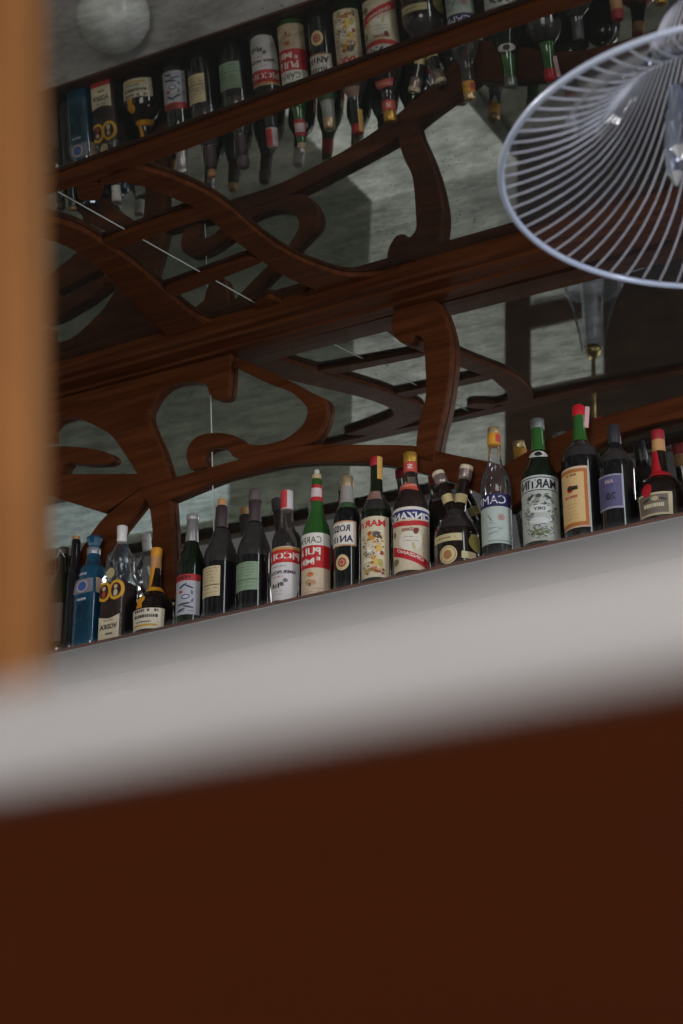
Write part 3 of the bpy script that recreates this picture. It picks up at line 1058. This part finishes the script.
blobs(b, l, [(lm - .12, b.zf(537), .0085, .008, 0, (206, 140, 40)), (lm - .28, b.zf(533), .0055, .0055, 0, (180, 80, 40)), (lm + .15, b.zf(534), .0085, .007, .4, (74, 84, 100)), (lm + .30, b.zf(536), .005, .006, -.5, (90, 76, 50)),
             (lm - .3, b.zf(549), .012, .007, .5, (232, 228, 216)), (lm + .3, b.zf(548), .0085, .009, .1, (214, 178, 90)), (lm - .05, b.zf(553), .0042, .004, 0, (76, 40, 40)), (lm + .5, b.zf(553), .0042, .0055, 0, (150, 56, 50)),
             (lm - .35, b.zf(560), .013, .006, -.3, (226, 216, 190)), (lm + .12, b.zf(562), .010, .008, .5, (206, 184, 90)), (lm + .42, b.zf(563), .006, .010, .2, (170, 160, 90)), (lm - .15, b.zf(569), .015, .0045, .3, (188, 110, 60)),
             (lm + .2, b.zf(571), .010, .004, -.2, (150, 80, 50)), (lm - .5, b.zf(571), .006, .006, 0, (176, 150, 80)), (lm + .05, b.zf(542), .004, .003, 0, (206, 120, 60)), (lm + .55, b.zf(541), .003, .002, 0, (206, 120, 60))])
rnd = random.Random(12)
spec = []
for i in range(70):
    col = rnd.choice(((206, 140, 50), (170, 70, 48), (96, 84, 60), (232, 226, 206), (150, 150, 80), (120, 60, 50), (214, 184, 110), (70, 76, 90)))
    spec.append((lm + rnd.uniform(-.75, .62), b.zf(rnd.uniform(531, 574)), rnd.uniform(.0015, .0045), rnd.uniform(.0012, .003), rnd.uniform(-1, 1), col))
blobs(b, l, spec, 'picture', 0.0023, 0.00001, 9)
squiggles(b, l, lm - .6, lm, b.zf(563), b.zf(546), 4, paint(96, 50, 44), 41, 0.0012)

# 13 broad clear vermouth bottle with gold cap
b = Bottle('vermouth_bottle', 'broad bottle with gold cap and label of blue band, white shield and red ribbon', 411.2, 0,
           [(575, 17.6), (550, 18), (512, 18), (505, 16.8), (497, 13.2), (490, 10.4), (483, 8), (476, 7), (466, 6.6), (462, 6.5)], GL['smoky'],
           liquid=(0.235, plain('amber_liquid', (0.055, 0.018, 0.010), 0.2)))
b.cap('cap', 463.5, 453.5, 7.0, foil(206, 158, 66), ridged=True)
b.sleeve('neck_label', 474, 464, paint(196, 74, 64), 0.0010)
b.text('S', b.view - .1, b.zv(469), 0.012, 0.012, paint(226, 200, 190), None, 0.0022)
b.patch('collar_label', D(-70), D(66), b.zv(493), b.zv(486), paint(200, 78, 66), 0.0012, None, lambda s, t: (s, t - 0.25 * abs(2 * s - 1)))
b.text('CINZANO', D(4), b.zv(489.5), 0.046, 0.0055, paint(226, 180, 150), None, 0.0030)
l0, l1 = D(-64), b.view + D(80)
l = b.patch('paper_label', l0, l1, b.zf(570), b.zf(507), paint(210, 196, 168))
b.patch('white_edge', l0, l1, b.zf(510), b.zf(506.5), paint(222, 214, 204), 0.0009, l)
b.patch('blue_band', l0, l1, b.zf(518.5), b.zf(509.5), paint(40, 44, 110), 0.0010, l)
b.patch('red_edge', l0, l1, b.zf(523.5), b.zf(518.5), paint(190, 40, 40), 0.0010, l, lambda s, t: (s, t - 0.5 * (1 - abs(2 * s - 1))))
b.word('CINZANO', b.view + D(72), b.zf(515.5), 0.118, 0.0180, paint(230, 224, 214), l, off=0.0016)
b.disc('white_shield', D(26), b.zf(540), 0.027, 0.026, paint(220, 212, 194), 0.0010, l)
b.text('CINZANO', D(26), b.zf(529.5), 0.040, 0.0085, paint(140, 40, 40), l, 0.0016)
blobs(b, l, [(D(-34), b.zf(532), .006, .008, .3, (120, 106, 76)), (D(44), b.zf(531), .006, .008, -.3, (120, 60, 44)), (D(-30), b.zf(560), .012, .008, 0, (122, 116, 76)), (D(36), b.zf(546), .004, .010, .2, (196, 180, 140))])
squiggles(b, l, D(2), D(54), b.zf(543), b.zf(535), 2, paint(70, 62, 54), 45, 0.0013)
bm = bmesh.new()
gr = []
for j in range(4):
    row = []
    for i in range(25):
        s = -0.050 + 0.100 * i / 24
        row.append(bm.verts.new(b.pt(D(24) + s / b.R, b.zf(556) + (j / 3 - 0.5) * 0.022 - s * 0.42, 0.0014)))
    gr.append(row)
for j in range(3):
    for i in range(24):
        bm.faces.new((gr[j][i], gr[j][i + 1], gr[j + 1][i + 1], gr[j + 1][i]))
from_bm('red_ribbon', bm, paint(188, 24, 32), l, True)
b.text('CINZANO', D(24), b.zf(554.3), 0.064, 0.0085, paint(228, 206, 196), l, 0.0020, True, -0.42)
squiggles(b, l, D(14), D(46), b.zf(564), b.zf(561), 1, paint(228, 190, 180), 97, 0.003)

# 14 twin-necked liqueur bottle
b = Bottle('liqueur_bottle', 'dark twin-necked liqueur bottle with two foil caps, between the gold-capped and blue-banded bottles', 456.5, 0,
           [(565, 21.5), (550, 22.8), (538, 22.6), (530, 20.5), (523, 15.5), (517, 11), (512, 9.4), (508, 8.4), (506, 4)], GL['brown'])
b.sleeve('dusty_shoulder', 534, 512, GL['dusty'], 0.0005)
for (ua, va), (ub, vb), (ux, vx), nm in (((452.5, 512), (446.5, 492), (438.5, 475), 'left'), ((459, 512), (462, 492), (466.5, 468), 'right')):
    q = [on_y(u, v, b.y) - b.root.location for u, v in ((ua, va + 6), (ua, va), (ub, vb), (ux, vx))]
    path = []
    for i in range(13):
        t = i / 12
        path.append(q[0] * (1 - t) ** 3 + q[1] * 3 * t * (1 - t) ** 2 + q[2] * 3 * t * t * (1 - t) + q[3] * t ** 3)
    nk = from_bm('neck', tube_bm(path, [6.2 * b.k - 0.9 * b.k * i / 12 for i in range(13)], 18), GL['brown'], b.root, True)
    d = (path[-1] - path[-3]).normalized()
    cp = [path[-1] - d * 0.030 + d * 0.036 * i / 4 for i in range(5)]
    from_bm('foil_cap', tube_bm(cp, [6.6 * b.k, 6.9 * b.k, 6.8 * b.k, 6.7 * b.k, 5.8 * b.k], 18), foil(150, 132, 126), b.root, True)
    lp = [path[5] + (path[7] - path[5]) * i / 3 for i in range(4)]
    from_bm('neck_label', tube_bm(lp, 6.25 * b.k, 18, None, False), paint(196, 178, 128), b.root, True)
    tp = [cp[-1] - d * 0.012, cp[-1] - d * 0.002]
    from_bm('cap_band', tube_bm(tp, [6.95 * b.k, 6.75 * b.k], 18, None, False), paint(206, 190, 160), b.root, True)
l = b.patch('strip_label', D(-42), b.az(462, 22.6), b.zf(540.5), b.zf(533), paint(196, 182, 136))
squiggles(b, l, D(-36), b.az(460, 22.6), b.zf(540), b.zf(535), 1, paint(110, 96, 60), 51, 0.003)
e_ = b.disc('round_label', b.az(447.5, 22.6), b.zf(554), 0.0215, 0.0215, paint(210, 190, 140), 0.0008)
b.disc('label_ring', b.az(447.5, 22.6), b.zf(554), 0.0185, 0.0185, paint(150, 120, 66), 0.0012, e_, 24, 0, 0.9)
b.disc('label_crest', b.az(447.3, 22.6), b.zf(554), .010, .011, paint(166, 112, 66), 0.0016, e_)
b.disc('round_label', b.az(476, 22.6), b.zf(540.5), 0.026, 0.0215, paint(160, 150, 84), 0.0010)
b.patch('lower_label', b.az(461, 22.6), b.az(475, 22.6), b.zf(558), b.zf(551), paint(206, 194, 150), 0.0008)

# 15 clear bitter bottle
b = Bottle('bitter_bottle', 'clear bottle with gold-yellow cap, navy name band and pale green-grey label', 496, 0,
           [(552, 15), (520, 15.3), (488, 15.3), (480, 14), (472, 10.8), (464, 7.6), (456, 6.6), (446, 6.3), (440, 6.1)], GL['clear'],
           liquid=(0.045, GL['liquid']))
b.cap('cap', 445.5, 434.5, 6.9, paint(212, 150, 40), 6.8)
b.cap('cap', 434.5, 427.5, 6.6, foil(196, 168, 124), 6.1)
b.patch('cap_label', b.view + D(12), b.view + D(70), b.zv(444), b.zv(436), paint(190, 70, 60), 0.0022)
l0, l1 = D(-66), b.az(510.2, 15.3)
l = b.patch('paper_label', l0, l1, b.zf(543.5), b.zf(506), paint(176, 186, 178))
b.patch('navy_band', l0, l1, b.zf(506.5), b.zf(493.5), paint(30, 26, 74), 0.0010, l)
lm = (b.az(481.5, 15.3) + l1) / 2
b.word('CAMPARI', b.view + D(37), b.zf(499.8), 0.112, 0.0195, paint(222, 218, 226), l, bold=False)
b.disc('stamp', lm + .32, b.zf(517.5), 0.0075, 0.0075, paint(170, 110, 106), 0.0012, l, 20, 0, 0.75)
b.disc('stamp', lm + .32, b.zf(517.5), 0.0042, 0.0042, paint(170, 120, 116), 0.0012, l)
blobs(b, l, [(lm - .42, b.zf(518), .0012, .010, .5, (90, 104, 108)), (lm - .32, b.zf(523), .008, .0008, -.3, (110, 122, 124)), (lm - .2, b.zf(528), .016, .0008, .1, (104, 118, 122)), (lm - .25, b.zf(533), .014, .0008, .25, (96, 110, 116)), (lm + .25, b.zf(529), .006, .0025, .2, (150, 162, 158))], 'flourish')
for sgn in (0, 1):
    pp = l1 - .06 if sgn else lm - .6
    b.patch('fine_border', pp - .012, pp, b.zf(541), b.zf(508.5), paint(110, 124, 120), 0.0011, l)
b.patch('fine_border', lm - .6, l1 - .06, b.zf(541.4), b.zf(540.6), paint(110, 124, 120), 0.0011, l)

# 16 green dry vermouth bottle
b = Bottle('vermouth_bottle', 'green bottle with grey screw cap, oval neck label and ornate silvery engraved label', 540, 0,
           [(545, 18.2), (520, 18.6), (485, 18.6), (476, 17.4), (468, 14), (460, 10.4), (454, 8), (446, 6.9), (434, 6.2), (428, 6)], GL['darkgreen'])
b.sleeve('green_neck', 452, 428, GL['green'], 0.0004)
b.cap('screw_cap', 429, 419.5, 7.0, foil(128, 132, 130), ridged=True)
e_ = b.disc('oval_label', b.view - .05, b.zv(457.5), 0.024, 0.0085, paint(206, 200, 196), 0.0018)
b.disc('oval_centre', b.view - .05, b.zv(457.5), 0.008, 0.0065, paint(30, 30, 30), 0.0024, e_)
squiggles(b, e_, b.view - .9, b.view + .8, b.zv(459), b.zv(456), 1, paint(40, 40, 40), 61, 0.0024)
l0, l1 = D(-62), b.az(558, 18.6)
l = b.patch('paper_label', l0, l1, b.zf(541), b.zf(475), paint(176, 180, 172))
lm = (b.az(521.5, 18.6) + l1) / 2 + .04
b.patch('title_panel', l0, l1, b.zf(490.5), b.zf(476.5), paint(190, 192, 190), 0.0009, l)
b.patch('rule', l0, l1, b.zf(478), b.zf(477), paint(50, 52, 50), 0.0011, l)
b.patch('rule', l0, l1, b.zf(490.5), b.zf(489.6), paint(50, 52, 50), 0.0011, l)
b.word('MARTINI', b.view + D(54), b.zf(483.8), 0.092, 0.0215, paint(28, 30, 30), l)
rnd = random.Random(5)
spec = []
for i in range(230):
    a = rnd.uniform(0, 2 * PI)
    rr = rnd.uniform(0.40, 1.05)
    pc = lm + 0.95 * rr * math.cos(a)
    zz = b.zf(515.5) + 0.056 * rr * math.sin(a)
    if zz > b.zf(493) or zz < b.zf(539):
        continue
    col = rnd.choice(((60, 72, 62), (84, 92, 84), (110, 116, 100), (70, 70, 90), (126, 132, 90), (52, 56, 52), (196, 198, 192), (206, 206, 200)))
    spec.append((pc, zz, rnd.uniform(.003, .007), rnd.uniform(.0006, .0014), rnd.uniform(-1.3, 1.3), col))
blobs(b, l, spec, 'engraving', 0.0010, 0.0000015, 10)
pl = b.disc('name_plate', lm - .05, b.zf(509), 0.0225, 0.0095, paint(204, 206, 202), 0.0014, l)
b.text('DRY', lm - .05, b.zf(509), 0.026, 0.0075, paint(40, 42, 40), l, 0.0018)
pl = b.disc('name_plate', lm - .05, b.zf(521), 0.025, 0.0075, paint(200, 202, 200), 0.0014, l)
squiggles(b, pl, lm - .6, lm + .5, b.zf(522.5), b.zf(519.5), 1, paint(60, 62, 60), 63, 0.0022)
blobs(b, l, [(lm - .3, b.zf(532), .011, .0045, .4, (112, 126, 66)), (lm + .2, b.zf(532), .011, .0045, -.4, (112, 126, 66)), (lm - .05, b.zf(535), .009, .003, 0, (70, 84, 44)),
             (lm - .5, b.zf(497), .010, .003, .6, (54, 58, 56)), (lm + .42, b.zf(497), .010, .003, -.6, (54, 58, 56)), (lm - .05, b.zf(496), .006, .005, 0, (60, 64, 60))])

# 17 tall bottle with red wax cap and paper tag
b = Bottle('vermouth_bottle', 'dark round-shouldered bottle with red cap, white paper tag and orange-bordered cream label', 582, 0,
           [(537, 19.6), (500, 20), (466, 20.2), (458, 19), (451, 16), (446, 11.5), (441, 8), (434, 6.8), (420, 5.9), (415, 5.8)], GL['black'])
b.sleeve('dusty_shoulder', 462, 445, GL['dusty'], 0.0005)
b.sleeve('green_neck', 443, 414, GL['green'], 0.0004)
b.cap('wax_cap', 416, 406, 7.0, paint(196, 26, 40, 0.3), 6.2, dome=0.004)
bm = box_bm(-0.005, 0.005, -0.0006, 0.0006, -0.026, 0.026, None, 0)
tg = from_bm('paper_tag', bm, paint(206, 160, 160), b.root)
tg.location = b.pt(b.view + D(70), b.zv(418), 0.004, 6.6 * b.k)
tg.rotation_euler = (0, D(6), b.view + D(14))
l0, l1 = D(-60), b.az(588, 20.2)
l = b.patch('paper_label', l0, l1, b.zf(527.5), b.zf(466), paint(206, 178, 152))
z0, z1 = b.zf(526), b.zf(468.5)
b.patch('orange_border', l0, l1 - .05, z0, z1, paint(176, 104, 44), 0.0009, l)
b.patch('label_panel', l0, l1 - .22, z0 + .009, z1 - .008, paint(210, 176, 120), 0.0011, l)
lm = (b.az(563, 20.2) + l1 - .22) / 2
e_ = b.disc('red_disc', lm - .08, b.zf(488), 0.0085, 0.0085, paint(170, 30, 34), 0.0015, l)
b.patch('name_bar', lm - .2, lm + .34, b.zf(489.5), b.zf(485.5), paint(40, 34, 32), 0.0016, l)
squiggles(b, l, lm - .5, lm + .42, b.zf(478), b.zf(473), 1, paint(120, 76, 50), 71, 0.006)
squiggles(b, l, lm - .5, lm + .42, b.zf(499.5), b.zf(495), 1, paint(170, 60, 50), 72, 0.006)
squiggles(b, l, lm - .5, lm + .42, b.zf(520), b.zf(502), 5, paint(180, 130, 84), 73, 0.0013)

# 18 black bottle with a blue-violet label
b = Bottle('liquor_bottle', 'black bottle with dark capsule and dull violet label numbered 20', 616.5, 0,
           [(529, 17.8), (500, 18.2), (472, 18.4), (464, 17.6), (458, 15), (453, 10.5), (449, 7.6), (440, 6.4), (428, 6)], GL['black'])
b.cap('capsule', 450, 425.5, 6.9, paint(50, 48, 52, 0.4), 6.4)
b.sleeve('dusty_shoulder', 466, 451, GL['dusty'], 0.0005)
l0, l1 = D(-48), b.az(622.5, 18.4)
l = b.patch('paper_label', l0, l1, b.zf(508.5), b.zf(474), paint(150, 146, 164))
b.patch('label_panel', l0 + .05, l1 - .08, b.zf(506.5), b.zf(475.5), paint(84, 80, 116), 0.0009, l)
lm = (l0 + l1) / 2
b.text('AM', lm + .05, b.zf(481), 0.020, 0.009, paint(170, 150, 156), l)
b.text('20', lm + .08, b.zf(496), 0.022, 0.0175, paint(26, 26, 40), l)
squiggles(b, l, l0 + .1, l1 - .12, b.zf(487), b.zf(484.5), 1, paint(56, 52, 90), 81, 0.0016)

# 19 round-bellied liqueur with red cap and ribbon
b = Bottle('liqueur_bottle', 'round-bellied dark bottle with red cap and red ribbon, rightmost in view', 661, 0,
           [(524, 24), (514, 26), (502, 26.5), (492, 24), (484, 18.5), (479, 12.5), (474, 8.8), (466, 7.6), (450, 6.4), (440, 6)], GL['brown'])
b.cap('cap', 440.5, 430.5, 6.9, paint(150, 26, 38), 6.6)
b.sleeve('neck_label', 452.5, 440.5, paint(190, 140, 92), 0.0010)
b.patch('ribbon', D(-80), D(34), b.zv(478), b.zv(453), paint(176, 18, 32), 0.0014, None, lambda s, t: (s * (0.75 + 0.25 * (1 - t)), t))
b.sleeve('ribbon_band', 481, 475, paint(186, 20, 34), 0.0016)
b.disc('wax_seal', b.az(647, 26), b.zf(489), 0.012, 0.016, paint(176, 24, 36), 0.003)
l0, l1 = D(-38), b.az(671, 26.5)
l = b.patch('paper_label', l0, l1, b.zf(515), b.zf(492.5), paint(190, 176, 142))
b.patch('label_panel', l0 + .06, l1 - .16, b.zf(513), b.zf(494.5), paint(110, 98, 82), 0.0009, l)
lm = (l0 + l1) / 2
squiggles(b, l, l0 + .12, l1 - .2, b.zf(509.5), b.zf(504.5), 1, paint(206, 196, 164), 95, 0.0085, 1.0)
blobs(b, l, [(lm + .05, b.zf(498.5), .008, .005, 0, (176, 164, 132)), (lm - .3, b.zf(499.5), .009, .003, .3, (50, 44, 40)), (lm + .35, b.zf(499.5), .009, .003, -.3, (50, 44, 40))])

# 20, 21 the row goes on past the frame and is met again in the ceiling mirror
b = Bottle('liquor_bottle', 'dark bottle with cream label and gold cap, just past the round red-capped bottle', 708, 0,
           [(515, 18), (490, 18), (462, 18), (452, 14), (444, 8), (436, 6.5), (420, 6)], GL['darkgreen'])
b.cap('cap', 424, 414, 6.9, foil(200, 160, 80))
l = b.patch('paper_label', D(-60), D(40), b.zf(500), b.zf(462), paint(210, 196, 150))
squiggles(b, l, D(-45), D(30), b.zf(495), b.zf(466), 4, paint(90, 70, 50), 91, 0.003)
b = Bottle('liquor_bottle', 'dark bottle with pale blue label and silver cap, at the right end of the row', 752, 0,
           [(505, 18), (480, 18), (450, 18), (440, 14), (432, 8), (424, 6.5), (410, 6)], GL['black'])
b.cap('cap', 414, 404, 6.9, foil(170, 172, 180))
l = b.patch('paper_label', D(-60), D(40), b.zf(490), b.zf(452), paint(150, 160, 186))
squiggles(b, l, D(-45), D(30), b.zf(485), b.zf(456), 4, paint(40, 44, 80), 92, 0.003)

# ------------------------------------------------------------------ pendant lamps
SHADE = [(a, b_ * 0.88) for a, b_ in [(0.0, 0.340), (0.006, 0.310), (0.016, 0.275), (0.032, 0.238), (0.055, 0.202), (0.085, 0.172), (0.120, 0.148), (0.165, 0.124), (0.21, 0.102), (0.26, 0.081), (0.32, 0.062), (0.37, 0.050), (0.42, 0.042)]]


def shade_r(z):
    for a, b_ in zip(SHADE, SHADE[1:]):
        if z <= b_[0]:
            return a[1] + (b_[1] - a[1]) * (z - a[0]) / (b_[0] - a[0])
    return SHADE[-1][1]


def pendant(loc, label, top):
    t = thing('pendant_lamp', label, 'lamp', 'glass pendant lamps over the bar', loc)
    pr = []
    for i in range(49):
        u = (i / 48) ** 1.7
        pr.append((0.42 * u, shade_r(0.42 * u)))
    from_bm('lamp_shade', lathe_bm(pr, 96, None, None, False, False), M['lampglass'], t, True)
    bm = bmesh.new()
    n = 74
    for k in range(n):
        path = []
        for i in range(0, 34, 2):
            z, r = pr[i]
            a = 2 * PI * k / n
            path.append(Vector(((r - 0.001) * math.sin(a), -(r - 0.001) * math.cos(a), z + 0.0005)))
        tube_bm(path, 0.0013, 5, bm)
    rb = from_bm('rib', bm, M['lamprib'], t, True)
    rb['kind'] = 'stuff'
    ring = [Vector((0.300 * math.sin(2 * PI * i / 96), 0.300 * math.cos(2 * PI * i / 96), 0)) for i in range(97)]
    from_bm('rim', tube_bm(ring, 0.0042, 8, None, False), M['lamprim'], t, True)
    # lamp holder: chromed cup with candle tubes inside the funnel
    from_bm('lamp_holder', lathe_bm([(0.035, 0.02), (0.04, 0.055), (0.055, 0.080), (0.11, 0.078), (0.14, 0.05), (0.24, 0.036), (0.30, 0.034), (0.41, 0.028)], 14), M['chrome'], t)
    for k in range(9):
        a = 2 * PI * k / 9 + 0.4
        ox, oy = 0.086 * math.sin(a), 0.086 * math.cos(a)
        from_bm('glass_drop', lathe_bm([(-0.005, 0.002), (0.01, 0.011), (0.045, 0.013), (0.10, 0.008)], 8, None, None, True, True, ox, oy), M['chrome'], t)
    from_bm('neck_cap', lathe_bm([(0.412, 0.024), (0.425, 0.026), (0.440, 0.018), (0.452, 0.008)], 24), M['brass'], t, True)
    zt = top - loc[2]
    if zt > 0.5:
        from_bm('rod', tube_bm([Vector((0, 0, 0.44)), Vector((0, 0, zt - 0.012))], 0.007, 10), M['brass'], t, True)
        from_bm('ceiling_rose', lathe_bm([(zt - 0.016, 0.028), (zt - 0.006, 0.045), (zt + 0.004, 0.045)], 24), M['brass'], t, True)
    return t


q = on_y(744, 166, 2.0)
pendant(q, 'large flared clear-glass pendant lamp with radial ribs, hanging upper right', ceil_z(q.x, q.y))
pl2 = Vector((-2.20, 2.02, 1.36 + EZ))
pendant(pl2, 'glass pendant lamp past the left edge, reflected as small funnel in wall mirror', ceil_z(pl2.x, pl2.y))

# ------------------------------------------------------------------ globe wall lamp under the shelf, met again in the ceiling mirror
gl_ = thing('globe_lamp', 'white opal globe lamp below the shelf, reflected at the upper left of the ceiling mirror', 'lamp', None, (-2.865, 3.713, 1.357 + EZ))
bm = bmesh.new()
bmesh.ops.create_uvsphere(bm, u_segments=40, v_segments=24, radius=0.10)
bmesh.ops.translate(bm, verts=bm.verts[:], vec=(0, -0.098, 0))
from_bm('globe', bm, M['globe'], gl_, True)
bm = lathe_bm([(-0.03, 0.065), (0.012, 0.062), (0.02, 0.045), (0.03, 0.04)], 24)
bmesh.ops.rotate(bm, verts=bm.verts[:], cent=(0, 0, 0), matrix=Matrix.Rotation(PI / 2, 3, 'X'))
bmesh.ops.translate(bm, verts=bm.verts[:], vec=(0, 0.02, 0))
from_bm('wall_plate', bm, M['brass'], gl_, True)

# ------------------------------------------------------------------ light: daylight through the windows behind and right of the bar, plus an added fill
def area(name, loc, target, sx, sy, power, col):
    ld = bpy.data.lights.new(name, 'AREA')
    ld.shape = 'RECTANGLE'
    ld.size, ld.size_y = sx, sy
    ld.energy = power
    ld.color = col
    o = bpy.data.objects.new(name, ld)
    COL.objects.link(o)
    o.location = loc
    o.rotation_euler = (Vector(target) - Vector(loc)).to_track_quat('-Z', 'Y').to_euler()
    return o


area('window_light', (0.2, -4.3, 2.5), (-1.6, 4, 2.2), 4.0, 2.6, 310, (1.0, 0.965, 0.95))
area('side_window_light', (3.3, 1.6, 1.5), (-2.5, 3.4, 1.9), 0.6, 2.6, 110, (0.80, 0.88, 1.0))
area('mirror_fill_light', (-4.6, 1.1, 4.15), (-4.6, 1.1, 0), 1.6, 0.8, 180, (0.96, 0.98, 1.0))  # added lamp, brightens the unseen wall and floor that the mirrors show

w = bpy.data.worlds.new('world')
S.world = w
w.use_nodes = True
w.node_tree.nodes['Background'].inputs['Color'].default_value = (0.5, 0.55, 0.6, 1)
w.node_tree.nodes['Background'].inputs['Strength'].default_value = 0.2

# ------------------------------------------------------------------ camera
cd = bpy.data.cameras.new('camera')
cd.sensor_fit = 'VERTICAL'
cd.sensor_height = 36.0
cd.sensor_width = 24.0
cd.lens = F / 1024 * 36.0
cd.clip_start = 0.02
cd.dof.use_dof = True
cd.dof.focus_distance = 4.4
cd.dof.aperture_fstop = cd.lens / 10.5
co = bpy.data.objects.new('camera', cd)
COL.objects.link(co)
co.matrix_world = Matrix.Translation(EYE) @ ROT.to_4x4()
S.camera = co

S.view_settings.view_transform = 'Standard'
S.view_settings.look = 'None'
S.view_settings.gamma = 1.0
S.view_settings.exposure = 0.0
S.view_settings.use_curve_mapping = False
S.cycles.max_bounces = 14
S.cycles.glossy_bounces = 8
S.cycles.transparent_max_bounces = 24
S.cycles.use_denoising = True
